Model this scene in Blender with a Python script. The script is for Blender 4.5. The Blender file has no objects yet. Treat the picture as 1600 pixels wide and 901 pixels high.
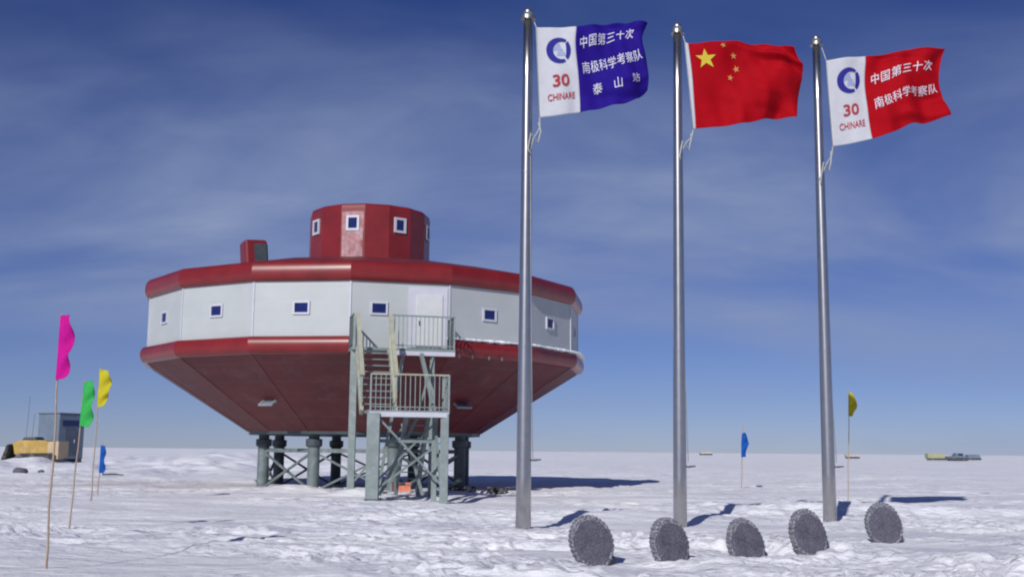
import bpy, bmesh, math, random
import numpy as np
from mathutils import Vector, Matrix
random.seed(7)
SC = bpy.context.scene
COL = SC.collection
rad = math.radians
# ------------------------------------------------------------------ camera
F_PX, EYE = 1750.0, 1.6
P_, R_ = rad(8.25), rad(0.5)
_F = np.array([0, math.cos(P_), math.sin(P_)]); _r = np.array([1., 0, 0]); _u = np.cross(_r, _F)
CR = math.cos(R_)*_r + math.sin(R_)*_u; CU = math.cos(R_)*_u - math.sin(R_)*_r
def at(px, py, Y):
    d = _F + CR*(px-800)/F_PX + CU*(450.5-py)/F_PX
    return Vector((0, 0, EYE)) + Vector(d)*(Y/d[1])
cd = bpy.data.cameras.new('camera'); cam = bpy.data.objects.new('camera', cd); COL.objects.link(cam)
cd.sensor_width = 36; cd.lens = F_PX/1600*36; cd.clip_end = 20000; cd.clip_start = .1
M4 = Matrix(((CR[0], CU[0], -_F[0], 0), (CR[1], CU[1], -_F[1], 0), (CR[2], CU[2], -_F[2], EYE), (0, 0, 0, 1)))
cam.matrix_world = M4; SC.camera = cam
# ------------------------------------------------------------------ light
EL, AZ = 31.0, 22.0
SUN = Vector((-math.sin(rad(AZ))*math.cos(rad(EL)), -math.cos(rad(AZ))*math.cos(rad(EL)), math.sin(rad(EL))))
sl = bpy.data.lights.new('sun', 'SUN'); sl.energy = 3.9; sl.angle = rad(.53); sl.color = (1.0, .965, .92)
so = bpy.data.objects.new('sun', sl); COL.objects.link(so); so.rotation_euler = SUN.to_track_quat('Z', 'Y').to_euler(); so.location = (0, 0, 50)
W = bpy.data.worlds.new('World'); SC.world = W; W.use_nodes = True
nt = W.node_tree; N = nt.nodes; Lk = nt.links; bg = N['Background']
def wn(t, **k):
    n = N.new(t)
    for a, b in k.items(): setattr(n, a, b)
    return n
sky = wn('ShaderNodeTexSky', sky_type='NISHITA', sun_disc=False, sun_elevation=rad(EL), sun_rotation=rad(180+AZ), altitude=2600, air_density=1.0, dust_density=.3, ozone_density=3.0)
hs = wn('ShaderNodeHueSaturation'); hs.inputs['Hue'].default_value = .505; hs.inputs['Saturation'].default_value = 1.0; hs.inputs['Value'].default_value = .9
Lk.new(sky.outputs[0], hs.inputs['Color'])
tc = wn('ShaderNodeTexCoord'); sp = wn('ShaderNodeSeparateXYZ'); Lk.new(tc.outputs['Generated'], sp.inputs[0])
def wm(op, a, b=None, c=None, clamp=False):
    n = wn('ShaderNodeMath', operation=op, use_clamp=clamp)
    for i, v in enumerate((a, b, c)):
        if v is None: continue
        if isinstance(v, (int, float)): n.inputs[i].default_value = v
        else: Lk.new(v, n.inputs[i])
    return n.outputs[0]
zz = wm('MAXIMUM', sp.outputs[2], 0.0); den = wm('ADD', zz, .30)
cx_ = wm('DIVIDE', sp.outputs[0], den); cy_ = wm('DIVIDE', sp.outputs[1], den)
cmb = wn('ShaderNodeCombineXYZ'); Lk.new(cx_, cmb.inputs[0]); Lk.new(cy_, cmb.inputs[1])
tr = wn('ShaderNodeValToRGB'); tr.color_ramp.elements[0].position = 0; tr.color_ramp.elements[0].color = (.45, .475, .70, 1)
tr.color_ramp.elements[1].position = .42; tr.color_ramp.elements[1].color = (.125, .26, .60, 1)
Lk.new(zz, tr.inputs[0]); tn = wn('ShaderNodeMixRGB', blend_type='MULTIPLY'); tn.inputs[0].default_value = 1; Lk.new(hs.outputs[0], tn.inputs[1]); Lk.new(tr.outputs[0], tn.inputs[2])
wr = wn('ShaderNodeValToRGB'); wr.color_ramp.elements[0].position = .04; wr.color_ramp.elements[0].color = (.45,)*3+(1,); wr.color_ramp.elements[1].position = .17; wr.color_ramp.elements[1].color = (1, 1, 1, 1)
for p_, v_ in ((.25, .85), (.38, .22)):
    e_ = wr.color_ramp.elements.new(p_); e_.color = (v_,)*3+(1,)
Lk.new(zz, wr.inputs[0])
mp = wn('ShaderNodeMapping'); mp.inputs['Rotation'].default_value = (0, 0, rad(28)); mp.inputs['Scale'].default_value = (.9, 1.5, 1); mp.inputs['Location'].default_value = (.35, .3, 0)
Lk.new(cmb.outputs[0], mp.inputs[0])
n1 = wn('ShaderNodeTexNoise'); n1.inputs['Scale'].default_value = 1.05; n1.inputs['Detail'].default_value = 5; n1.inputs['Roughness'].default_value = .5; n1.inputs['Distortion'].default_value = .5
Lk.new(mp.outputs[0], n1.inputs['Vector'])
cr = wn('ShaderNodeValToRGB'); cr.color_ramp.elements[0].position = .40; cr.color_ramp.elements[1].position = .62
cr.color_ramp.elements[0].color = (0, 0, 0, 1); cr.color_ramp.elements[1].color = (1, 1, 1, 1)
Lk.new(n1.outputs[0], cr.inputs[0])
n2 = wn('ShaderNodeTexNoise'); n2.inputs['Scale'].default_value = 3.2; n2.inputs['Detail'].default_value = 7; n2.inputs['Roughness'].default_value = .62; n2.inputs['Distortion'].default_value = .8
Lk.new(mp.outputs[0], n2.inputs['Vector'])
mx = wm('MULTIPLY', cr.outputs[0], wm('MULTIPLY_ADD', n2.outputs[0], .9, .2))
fac = wm('MULTIPLY', wm('MULTIPLY', wm('ADD', mx, .22), 1.0), wr.outputs[0], clamp=True)
hz = wm('POWER', wm('SUBTRACT', 1.0, zz, clamp=True), 9.0)       # thin veil low down
fac2 = wm('MAXIMUM', fac, wm('MULTIPLY', hz, .22))
mix = wn('ShaderNodeMixRGB'); Lk.new(fac2, mix.inputs[0]); Lk.new(tn.outputs[0], mix.inputs[1]); mix.inputs[2].default_value = (2.55, 3.2, 5.1, 1)
Lk.new(mix.outputs[0], bg.inputs[0]); bg.inputs[1].default_value = .1
SC.view_settings.view_transform = 'Standard'; SC.view_settings.look = 'None'; SC.view_settings.gamma = 1; SC.view_settings.exposure = -.05
SC.cycles.filter_width = 2.1
SC.cycles.max_bounces = 6
# ------------------------------------------------------------------ materials
def mat(name, col, rough=.6, metal=0., var=.12, scale=3., bump=0., bscale=20., spec=.5, coat=0., frost=0., fscale=6., frange=(.5, .7)):
    m = bpy.data.materials.new(name); m.use_nodes = True
    t = m.node_tree; b = t.nodes['Principled BSDF']
    b.inputs['Roughness'].default_value = rough; b.inputs['Metallic'].default_value = metal
    b.inputs['Specular IOR Level'].default_value = spec; b.inputs['Coat Weight'].default_value = coat; b.inputs['Coat Roughness'].default_value = .15
    c = t.nodes.new('ShaderNodeTexCoord')
    n = t.nodes.new('ShaderNodeTexNoise'); n.inputs['Scale'].default_value = scale; n.inputs['Detail'].default_value = 6; n.inputs['Roughness'].default_value = .6
    t.links.new(c.outputs['Object'], n.inputs['Vector'])
    r = t.nodes.new('ShaderNodeValToRGB'); r.color_ramp.elements[0].position = .3; r.color_ramp.elements[1].position = .7
    r.color_ramp.elements[0].color = [x*(1-var) for x in col]+[1]; r.color_ramp.elements[1].color = [min(1, x*(1+var)) for x in col]+[1]
    t.links.new(n.outputs[0], r.inputs[0]); out = r.outputs[0]
    if frost:
        n3 = t.nodes.new('ShaderNodeTexNoise'); n3.inputs['Scale'].default_value = fscale; n3.inputs['Detail'].default_value = 8; n3.inputs['Roughness'].default_value = .7
        t.links.new(c.outputs['Object'], n3.inputs['Vector'])
        r3 = t.nodes.new('ShaderNodeValToRGB'); r3.color_ramp.elements[0].position = frange[0]; r3.color_ramp.elements[1].position = frange[1]
        r3.color_ramp.elements[0].color = (0, 0, 0, 1); r3.color_ramp.elements[1].color = (frost,)*3+(1,)
        t.links.new(n3.outputs[0], r3.inputs[0])
        x = t.nodes.new('ShaderNodeMixRGB'); t.links.new(r3.outputs[0], x.inputs[0]); t.links.new(out, x.inputs[1]); x.inputs[2].default_value = (.72, .74, .8, 1); out = x.outputs[0]
    t.links.new(out, b.inputs['Base Color'])
    if bump:
        n4 = t.nodes.new('ShaderNodeTexNoise'); n4.inputs['Scale'].default_value = bscale; n4.inputs['Detail'].default_value = 4
        t.links.new(c.outputs['Object'], n4.inputs['Vector'])
        bp = t.nodes.new('ShaderNodeBump'); bp.inputs['Strength'].default_value = bump; bp.inputs['Distance'].default_value = .02
        t.links.new(n4.outputs[0], bp.inputs['Height']); t.links.new(bp.outputs[0], b.inputs['Normal'])
    return m
RED = mat('red_paint', (.185, .012, .014), .38, var=.2, scale=1.2, spec=.45, coat=.22, bump=.05, bscale=3)
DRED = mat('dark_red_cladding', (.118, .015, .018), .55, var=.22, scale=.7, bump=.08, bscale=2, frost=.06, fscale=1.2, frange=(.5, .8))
PRED = mat('sun_sheen_red_panel', (.26, .04, .05), .5, var=.2, scale=3, frost=.5, fscale=2.5, frange=(.36, .75))  # pale mottling puts the sun's sheen into the panel colour
ROOFR = mat('roof_red', (.15, .016, .018), .5, var=.2, scale=1.5)
FRAME = mat('window_frame_white', (.52, .53, .60), .45, var=.06)
GLASS = mat('dark_blue_glass', (.012, .02, .11), .12, var=.2, spec=.5)
STEELG = mat('grey_green_painted_steel', (.19, .235, .235), .5, var=.16, scale=4, frost=.25, fscale=3, frange=(.55, .8))
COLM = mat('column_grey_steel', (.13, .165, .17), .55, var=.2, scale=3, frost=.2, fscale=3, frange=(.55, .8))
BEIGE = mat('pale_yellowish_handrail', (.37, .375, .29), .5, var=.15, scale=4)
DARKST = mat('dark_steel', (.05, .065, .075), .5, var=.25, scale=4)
DOORM = mat('door_white', (.56, .58, .59), .45, var=.05)
POLE = mat('brushed_steel', (.46, .45, .45), .30, metal=1., var=.07, scale=6)
BRASS = mat('dull_metal_finial', (.36, .36, .36), .35, metal=.9, var=.1)
ROPE = mat('rope', (.36, .38, .38), .8, var=.2, scale=30)
def cloth(*a, **k):
    m = mat(*a, spec=.08, **k); t = m.node_tree; b = t.nodes['Principled BSDF']; o = t.nodes['Material Output']
    tr_ = t.nodes.new('ShaderNodeBsdfTranslucent'); mx_ = t.nodes.new('ShaderNodeMixShader'); mx_.inputs[0].default_value = .22
    t.links.new(b.inputs['Base Color'].links[0].from_socket, tr_.inputs[0]); t.links.new(b.outputs[0], mx_.inputs[1]); t.links.new(tr_.outputs[0], mx_.inputs[2]); t.links.new(mx_.outputs[0], o.inputs[0])
    return m
FWHITE = cloth('flag_white_cloth', (.60, .61, .66), .8, var=.04, scale=5, bump=.1, bscale=8)
FBLUE = cloth('flag_blue_cloth', (.022, .009, .24), .75, var=.1, scale=5, bump=.1, bscale=8)
FRED = cloth('flag_red_cloth', (.40, .003, .010), .75, var=.1, scale=4, bump=.1, bscale=8)
FYEL = cloth('flag_star_yellow', (.66, .54, .06), .75, var=.05)
FPINKST = cloth('flag_small_star', (.62, .30, .10), .75, var=.05)
INKB = cloth('emblem_blue', (.035, .035, .28), .75, var=.06)
INKR = cloth('print_dark_red', (.42, .05, .07), .75, var=.06)
INKW = cloth('print_white', (.75, .74, .85), .75, var=.05)
INKL = cloth('emblem_pale_blue', (.36, .40, .62), .75, var=.05)
CANE = mat('bamboo_cane', (.36, .27, .20), .7, var=.2, scale=12)
PMAG = cloth('magenta_cloth', (.58, .012, .30), .8, var=.12, scale=9)
PGRN = cloth('green_cloth', (.05, .44, .10), .8, var=.12, scale=9)
PYEL = cloth('yellow_cloth', (.56, .50, .03), .8, var=.12, scale=9)
PBLU = cloth('blue_cloth', (.015, .10, .42), .8, var=.12, scale=9)
SNOWM = mat('settled_snow', (.80, .82, .87), .8, var=.05, scale=3, bump=.6, bscale=9)
STONE = mat('frosted_slate', (.070, .066, .10), .85, var=.3, scale=9, bump=.3, bscale=40, frost=.16, fscale=45, frange=(.44, .7))
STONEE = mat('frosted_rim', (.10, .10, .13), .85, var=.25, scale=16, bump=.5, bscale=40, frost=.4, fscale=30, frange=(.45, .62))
CONT = mat('cabin_blue_grey', (.13, .175, .235), .6, var=.12, scale=.8)
CONTD = mat('cabin_dark_panel', (.08, .105, .15), .6, var=.2, scale=1)
OCH = mat('ochre_paint', (.42, .27, .055), .6, var=.25, scale=1.2, frost=.2, fscale=2)
TAN = mat('tan_paint', (.46, .35, .22), .6, var=.12, scale=1.2)
RUBB = mat('dark_rubber', (.03, .03, .03), .8, var=.3, frost=.3, fscale=3)
ORG = mat('orange_plastic', (.70, .20, .10), .6, var=.12, frost=.3, fscale=6)
LIME = mat('hazed_yellow_green', (.33, .34, .20), .7, var=.15)  # greyed and lightened so the colour carries distance haze
# white wall with panel seams
WALLM = mat('white_wall_panels', (.42, .45, .46), .5, var=.05, scale=.9)
def seams(m, step, off, width, amount):
    t = m.node_tree; b = t.nodes['Principled BSDF']; src = b.inputs['Base Color'].links[0].from_socket
    c = t.nodes.new('ShaderNodeTexCoord'); s = t.nodes.new('ShaderNodeSeparateXYZ'); t.links.new(c.outputs['Object'], s.inputs[0])
    def mm(op, a, bb):
        n = t.nodes.new('ShaderNodeMath'); n.operation = op
        for i, v in enumerate((a, bb)):
            if isinstance(v, (int, float)): n.inputs[i].default_value = v
            else: t.links.new(v, n.inputs[i])
        return n.outputs[0]
    f = mm('FRACT', mm('DIVIDE', mm('ADD', s.outputs[2], off), step), 0)
    g = mm('LESS_THAN', f, width/step)
    x = t.nodes.new('ShaderNodeMixRGB'); t.links.new(mm('MULTIPLY', g, amount), x.inputs[0]); t.links.new(src, x.inputs[1]); x.inputs[2].default_value = (.34, .37, .38, 1)
    t.links.new(x.outputs[0], b.inputs['Base Color'])
seams(WALLM, .42, .1, .02, .30)
seams(DRED, .62, .25, .03, .05)
# ------------------------------------------------------------------ terrain
def _hash(ix, iy, s):
    h = (ix.astype(np.int64)*374761393 + iy.astype(np.int64)*668265263 + s*974634777) & 0xffffffff
    h = ((h ^ (h >> 13))*1274126177) & 0xffffffff
    return ((h ^ (h >> 16)) & 0xffff)/65535.0
def vnoise(x, y, s):
    ix = np.floor(x); iy = np.floor(y); fx = x-ix; fy = y-iy
    fx = fx*fx*fx*(fx*(fx*6-15)+10); fy = fy*fy*fy*(fy*(fy*6-15)+10)
    a = _hash(ix, iy, s); b = _hash(ix+1, iy, s); c = _hash(ix, iy+1, s); d = _hash(ix+1, iy+1, s)
    return (a*(1-fx)+b*fx)*(1-fy) + (c*(1-fx)+d*fx)*fy
def gau(x, y, cx, cy, sx, sy): return np.exp(-((x-cx)/sx)**2-((y-cy)/sy)**2)
def base_h(x, y):
    d = np.sqrt(x*x+y*y); zero = 1.0
    for px_, py_ in ((.27, 23.36), (3.63, 24.37), (7.39, 26.36)): zero = zero*(1-np.exp(-((x-px_)/2.2)**2-((y-py_)/1.6)**2))
    h = .10*(vnoise(x/7+3, y/5, 11)-.5)*np.clip(d/30, .3, 1)
    h += .5*(vnoise(x/60, y/40, 12)-.5)*np.clip((d-70)/60, 0, 1)
    h += 1.6*(vnoise(x/140, y/90+5, 13)-.35)*np.clip((d-160)/200, 0, 1)*np.clip(1.6-x/60, .25, 1)
    h += .24*gau(x, y, 2.8, 26.8, 3.0, 1.4) - .45*gau(x, y, 7, 35.5, 7.5, 4.2) + .36*gau(x, y, 8.5, 29.6, 5.5, 1.25)      # low crest and hollow behind the poles
    h = h*zero + .03*gau(x, y, .3, 23.2, .8, .9) + .03*gau(x, y, 3.7, 24.2, .9, .9) + .05*gau(x, y, 7.6, 26.2, .6, .6)
    h += .14*gau(x, y, -.9, 15.8, 1.3, .8) + .06*gau(x, y, .6, 14.9, 1.2, .6) - .08*gau(x, y, 4.3, 18.1, 1.4, .7) - .04*gau(x, y, 2.3, 16.6, .7, .5) + .1*gau(x, y, 8.6, 18.8, 1.4, .8)
    h += .35*gau(x, y, -5.2, 39.2, 1.0, .9) + .25*gau(x, y, -8.4, 42.2, 1.5, 1.1) + .22*gau(x, y, -2.2, 41, 1.8, .9)
    h += .55*gau(x, y, -23, 98, 5, 5) + .8*gau(x, y, -30, 120, 8, 6) + .5*gau(x, y, -45, 92, 10, 5) + .7*gau(x, y, -17, 88, 2.5, 3) + .6*gau(x, y, -12.5, 86, 2, 3)
    rough = np.clip((d-55)/30, 0, 1)*np.clip((230-d)/100, 0, 1)*np.clip((-x-2)/15, 0, 1)
    h += rough*(.5*np.clip(vnoise(x/3.2, y/5, 21)*1.6-.6, 0, 1)+.28*np.clip(vnoise(x/1.3, y/2.5, 22)*1.6-.7, 0, 1))
    return h
def fine_h(x, y, d):
    cl = np.clip(vnoise(x/2.4+40, y/1.5, 41)*2.4-1.0, 0, 1)*np.clip((34-d)/14, 0, 1)
    wx = x + .5*(vnoise(x/1.6, y/1.6, 31)-.5); wy = y + .5*(vnoise(x/1.6+9, y/1.6, 32)-.5)
    patch = np.clip(vnoise(x/3.5, y/2.2, 5)*2.2-.55, .12, 1.25)
    h = np.zeros_like(x)
    for k, (lx, ly, a, s) in enumerate(((2.6, 1.1, .10, 1), (1.1, .50, .095, 2), (.46, .24, .070, 3), (.21, .14, .036, 4), (.10, .08, .012, 6))):
        n = vnoise(wx/lx+k*7.3, wy/ly+k*3.1, s)
        if k in (1, 2, 3): n = .45*np.clip(n*1.9-.45, 0, 1)**.8+.55*(1-np.abs(2*n-1))**1.8     # plateaus with crusty broken edges
        fade = np.clip(1.7-d*.008/ly*.5, 0, 1)
        h += a*(n-.45)*fade*(patch if k else 1)
    h += cl*(.075*np.clip((vnoise(wx/.30, wy/.20, 42)-.58)*5, 0, 1)+.05*np.clip((vnoise(wx/.15+3, wy/.12, 43)-.6)*5, 0, 1))
    for px_, py_ in ((.27, 23.36), (3.63, 24.37), (7.39, 26.36)): h *= 1-.7*np.exp(-((x-px_)**2+(y-py_)**2)/.9)
    return h
def H(x, y):
    X = np.array([float(x)]); Y = np.array([float(y)]); d = np.sqrt(X*X+Y*Y)
    return float((base_h(X, Y)+fine_h(X, Y, d))[0])
rr = [3.0]
while rr[-1] < 100: rr.append(rr[-1]*1.0040)
g = 1.0055
while rr[-1] < 9000:
    rr.append(rr[-1]*g); g = min(g*1.012, 1.06)
rr = np.array(rr)
th = np.concatenate([np.arange(-180, -36, 6.), np.arange(-36, 36.01, .105), np.arange(42, 180, 6.)])
TH, RR = np.meshgrid(np.radians(th), rr)
GX = RR*np.sin(TH); GY = RR*np.cos(TH); GZ = base_h(GX, GY)+fine_h(GX, GY, RR)
nr, na = GX.shape
co = np.stack([GX.ravel(), GY.ravel(), GZ.ravel()], 1)
co = np.vstack([co, [[0, 0, float(np.mean(GZ[0]))]]])
i = np.arange(nr-1)[:, None]*na; j = np.arange(na)[None, :]; j2 = (j+1) % na
q = np.stack([i+j, i+na+j, i+na+j2, i+j2], -1).reshape(-1, 4)[:, ::-1]
jj = np.arange(na); tri = np.stack([np.full(na, nr*na), (jj+1) % na, jj], 1)
me = bpy.data.meshes.new('ground'); me.vertices.add(len(co)); me.vertices.foreach_set('co', co.ravel())
nl = q.size+tri.size; me.loops.add(nl); me.loops.foreach_set('vertex_index', np.concatenate([q.ravel(), tri.ravel()]))
me.polygons.add(len(q)+len(tri)); me.polygons.foreach_set('loop_start', np.concatenate([np.arange(len(q))*4, q.size+np.arange(len(tri))*3]))
me.update(calc_edges=True); me.validate()
me.polygons.foreach_set('use_smooth', np.ones(len(me.polygons), bool))
go = bpy.data.objects.new('ground', me); COL.objects.link(go); go['kind'] = 'structure'
if me.polygons[0].normal.z < 0: me.flip_normals()
gm = bpy.data.materials.new('snow'); gm.use_nodes = True; t = gm.node_tree; b = t.nodes['Principled BSDF']
b.inputs['Roughness'].default_value = .75; b.inputs['Specular IOR Level'].default_value = .25
c = t.nodes.new('ShaderNodeTexCoord')
def gn(scale, detail=6, rough=.6, mapscale=None):
    n = t.nodes.new('ShaderNodeTexNoise'); n.inputs['Scale'].default_value = scale; n.inputs['Detail'].default_value = detail; n.inputs['Roughness'].default_value = rough
    if mapscale:
        m_ = t.nodes.new('ShaderNodeMapping'); m_.inputs['Scale'].default_value = mapscale; t.links.new(c.outputs['Object'], m_.inputs[0]); t.links.new(m_.outputs[0], n.inputs['Vector'])
    else: t.links.new(c.outputs['Object'], n.inputs['Vector'])
    return n.outputs[0]
def ramp(s, p0, p1, c0, c1):
    r = t.nodes.new('ShaderNodeValToRGB'); r.color_ramp.elements[0].position = p0; r.color_ramp.elements[1].position = p1
    r.color_ramp.elements[0].color = c0; r.color_ramp.elements[1].color = c1; t.links.new(s, r.inputs[0]); return r.outputs[0]
def gmix(f, a, bcol):
    x = t.nodes.new('ShaderNodeMixRGB'); t.links.new(f, x.inputs[0]) if not isinstance(f, float) else None
    t.links.new(a, x.inputs[1])
    if isinstance(bcol, tuple): x.inputs[2].default_value = bcol
    else: t.links.new(bcol, x.inputs[2])
    return x.outputs[0]
snowc = ramp(gn(.35, 8, .65, (.5, 1, 1)), .35, .65, (.74, .755, .83, 1), (.90, .905, .94, 1))     # glazed crust and fresh drift
# trampled, slightly soiled snow in a track round the building
s3 = t.nodes.new('ShaderNodeSeparateXYZ'); t.links.new(c.outputs['Object'], s3.inputs[0])
def gmth(op, a, bb=None, clamp=False):
    n = t.nodes.new('ShaderNodeMath'); n.operation = op; n.use_clamp = clamp
    for k, v in enumerate((a, bb)):
        if v is None: continue
        if isinstance(v, (int, float)): n.inputs[k].default_value = v
        else: t.links.new(v, n.inputs[k])
    return n.outputs[0]
ax = gmth('DIVIDE', gmth('ABSOLUTE', gmth('ADD', s3.outputs[0], 13)), 10)
ay = gmth('DIVIDE', gmth('ABSOLUTE', gmth('SUBTRACT', s3.outputs[1], 50)), 5.5)
mk = gmth('SUBTRACT', 1.15, gmth('ADD', gmth('MULTIPLY', ax, ax), gmth('MULTIPLY', ay, ay)), True)
soil = gmth('MULTIPLY', gmth('MULTIPLY', mk, ramp(gn(.6, 7, .7, (.4, 1, 1)), .38, .6, (0, 0, 0, 1), (1, 1, 1, 1))), .75)
snowc = gmix(soil, snowc, (.46, .41, .42, 1))
t.links.new(snowc, b.inputs['Base Color'])
bp = t.nodes.new('ShaderNodeBump'); bp.inputs['Strength'].default_value = .9; bp.inputs['Distance'].default_value = .09
t.links.new(gn(5.5, 8, .68, (.6, 1, 1)), bp.inputs['Height'])
bp2 = t.nodes.new('ShaderNodeBump'); bp2.inputs['Strength'].default_value = .55; bp2.inputs['Distance'].default_value = .5
t.links.new(gn(.55, 5, .6, (.35, 1, 1)), bp2.inputs['Height']); t.links.new(bp.outputs[0], bp2.inputs['Normal'])
t.links.new(bp2.outputs[0], b.inputs['Normal']); me.materials.append(gm)
# ------------------------------------------------------------------ builders
def prop(o, label=None, cat=None, group=None, kind=None):
    if label: o['label'] = label
    if cat: o['category'] = cat
    if group: o['group'] = group
    if kind: o['kind'] = kind
    return o
def thing(name, label, cat, loc, rz=0, group=None):
    o = bpy.data.objects.new(name, None); COL.objects.link(o); o.location = loc; o.rotation_euler = (0, 0, rz); o.empty_display_size = .3
    return prop(o, label, cat, group)
def obj(name, bm, m, parent=None, smooth=False, bevel=0, label=None):
    me = bpy.data.meshes.new(name); bmesh.ops.recalc_face_normals(bm, faces=bm.faces) if smooth != 'keep' else None
    bm.to_mesh(me); bm.free(); me.materials.append(m)
    if smooth: me.polygons.foreach_set('use_smooth', np.ones(len(me.polygons), bool))
    o = bpy.data.objects.new(name, me); COL.objects.link(o)
    if parent: o.parent = parent
    if bevel:
        md = o.modifiers.new('bevel', 'BEVEL'); md.width = bevel; md.segments = 2; md.limit_method = 'ANGLE'
    if label: o['label'] = label
    return o
def BM(): return bmesh.new()
def box(bm, c, s, M=None):
    T = Matrix.Translation(Vector(c)) @ (M.to_4x4() if M else Matrix.Identity(4)) @ Matrix.Diagonal((*s, 1))
    bmesh.ops.create_cube(bm, size=1, matrix=T)
def beam(bm, a, b_, w, h=None):
    a = Vector(a); b_ = Vector(b_); d = b_-a; L = d.length; z = d.normalized()
    x = z.cross(Vector((0, 0, 1)))
    if x.length < 1e-4: x = Vector((1, 0, 0))
    x.normalize(); y = z.cross(x)
    R = Matrix((x, y, z)).transposed()
    box(bm, (a+b_)/2, (w, h or w, L), R)
def tube(bm, pts, r, n=8, cap=True):
    pts = [Vector(p) for p in pts]; rs = r if isinstance(r, (list, tuple)) else [r]*len(pts); rings = []
    for k, p in enumerate(pts):
        d = (pts[min(k+1, len(pts)-1)]-pts[max(k-1, 0)]).normalized()
        x = d.cross(Vector((.13, .97, .2))).normalized(); y = d.cross(x)
        rings.append([bm.verts.new(p+rs[k]*(math.cos(2*math.pi*i/n)*x+math.sin(2*math.pi*i/n)*y)) for i in range(n)])
    for a, b_ in zip(rings, rings[1:]):
        for i in range(n): bm.faces.new((a[i], a[(i+1) % n], b_[(i+1) % n], b_[i]))
    if cap: bm.faces.new(rings[0]); bm.faces.new(rings[-1])
def sphere(bm, c, r, s=(1, 1, 1)):
    bmesh.ops.create_uvsphere(bm, u_segments=20, v_segments=12, radius=r, matrix=Matrix.Translation(Vector(c)) @ Matrix.Diagonal((*s, 1)))
def pol(R, a, z): a = rad(a); return Vector((R*math.sin(a), -R*math.cos(a), z))
def facets(bm, prof, n, a0, ks=None, off=(0, 0)):
    o = Vector((off[0], off[1], 0))
    for k in (ks if ks is not None else range(n)):
        A = [bm.verts.new(pol(R, a0+k*360/n, z)+o) for R, z in prof]; B = [bm.verts.new(pol(R, a0+(k+1)*360/n, z)+o) for R, z in prof]
        for i in range(len(prof)-1):
            if prof[i][0] < 1e-5: bm.faces.new((A[i], A[i+1], B[i+1]))
            elif prof[i+1][0] < 1e-5: bm.faces.new((A[i], A[i+1], B[i]))
            else: bm.faces.new((A[i], A[i+1], B[i+1], B[i]))
def bull(R0, z0, R1, z1, bulge, n=8):
    out = []
    for i in range(n+1):
        t_ = i/n; out.append((R0+(R1-R0)*t_+bulge*math.sin(math.pi*t_)**.7, z0+(z1-z0)*(.5-.5*math.cos(math.pi*t_))))
    return out
# ------------------------------------------------------------------ polar station
CXS, CYS = -6.38, 49.5; A0 = 3.3; NF = 16; DA = 22.5
st = thing('polar_station', 'large round red and white station raised on stilts, with windowed cupola', 'building', (CXS, CYS, 0))
RW, AP = 9.35, 9.35*math.cos(rad(11.25))
bm = BM(); facets(bm, [(RW, 5.60), (RW, 7.72)], NF, A0); obj('wall', bm, WALLM, st)
bm = BM(); facets(bm, [(RW-.004, 5.62), (RW-.006, 5.14)], NF, A0, [0]); obj('entrance_skirt', bm, WALLM, st)
bm = BM(); facets(bm, [(RW-.008, 5.16), (RW-.01, 4.99)], NF, A0, [0]); obj('skirt_trim', bm, DRED, st)
for k in range(NF):                       # thin joint strip on every corner of the wall
    bm = BM(); p = pol(RW+.012, A0+k*DA, 6.7); box(bm, p, (.06, .03, 2.18), Matrix.Rotation(rad(A0+k*DA), 3, 'Z')); obj('corner_strip', bm, FRAME, st)
UR = bull(RW-.03, 7.66, RW-.12, 8.44, .30); LR = bull(RW+.0, 5.66, RW-.02, 5.00, .30)
bm = BM(); facets(bm, UR, NF, A0); obj('upper_rim', bm, RED, st, smooth=True)
bm = BM(); facets(bm, LR, NF, A0, range(1, 16))
for a_ in (A0, A0+DA):                    # the rim stops at the entrance facet
    bm.faces.new([bm.verts.new(pol(R, a_, z)) for R, z in LR])
obj('lower_rim', bm, RED, st, smooth=True)
bm = BM(); facets(bm, [(RW-.12, 8.435), (6.5, 9.04), (2.4, 9.72), (0, 9.8)], NF, A0); roof = obj('roof', bm, ROOFR, st)
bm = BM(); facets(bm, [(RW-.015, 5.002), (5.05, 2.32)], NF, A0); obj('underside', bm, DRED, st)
bm = BM(); facets(bm, [(5.05, 2.32), (5.02, 2.2), (0, 2.2)], NF, A0); obj('bottom_plate', bm, DARKST, st)
for k in range(NF):                       # cover strips along the hips of the underside
    bm = BM(); beam(bm, pol(RW-.05, A0+k*DA, 4.985), pol(5.08, A0+k*DA, 2.34), .05, .03); obj('hip_strip', bm, DRED, st)
def fmat(ang): return Matrix.Rotation(rad(ang), 3, 'Z')
def fpos(ang, u, n, z): return Vector((math.cos(rad(ang))*u+math.sin(rad(ang))*n, math.sin(rad(ang))*u-math.cos(rad(ang))*n, z))
def window(ang, u, z, n, w, h, fw=.09, tilt=0, name='window', glass=GLASS, pm=None):
    R = fmat(ang) @ Matrix.Rotation(tilt, 3, 'X')
    c0 = fpos(ang, u, n, z)
    wd = BM(); box(wd, c0 + R @ Vector((0, -.004, 0)), (w, .03, h), R)
    o = obj(name, wd, glass, st)
    fr = BM()
    for dx, dz, sx, sz in ((0, h/2+fw/2, w+2*fw, fw), (0, -h/2-fw/2, w+2*fw, fw), (-w/2-fw/2, 0, fw, h), (w/2+fw/2, 0, fw, h)):
        box(fr, c0 + R @ Vector((dx, -.02, dz)), (sx, .075, sz), R)
    obj('frame', fr, pm or FRAME, o)
    return o
for k in range(NF):
    a = A0+DA*(k+.5)
    u = {0: -.78}.get(k, 0.)
    window(a, u, 6.69, AP, .50, .35, .07)
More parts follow.
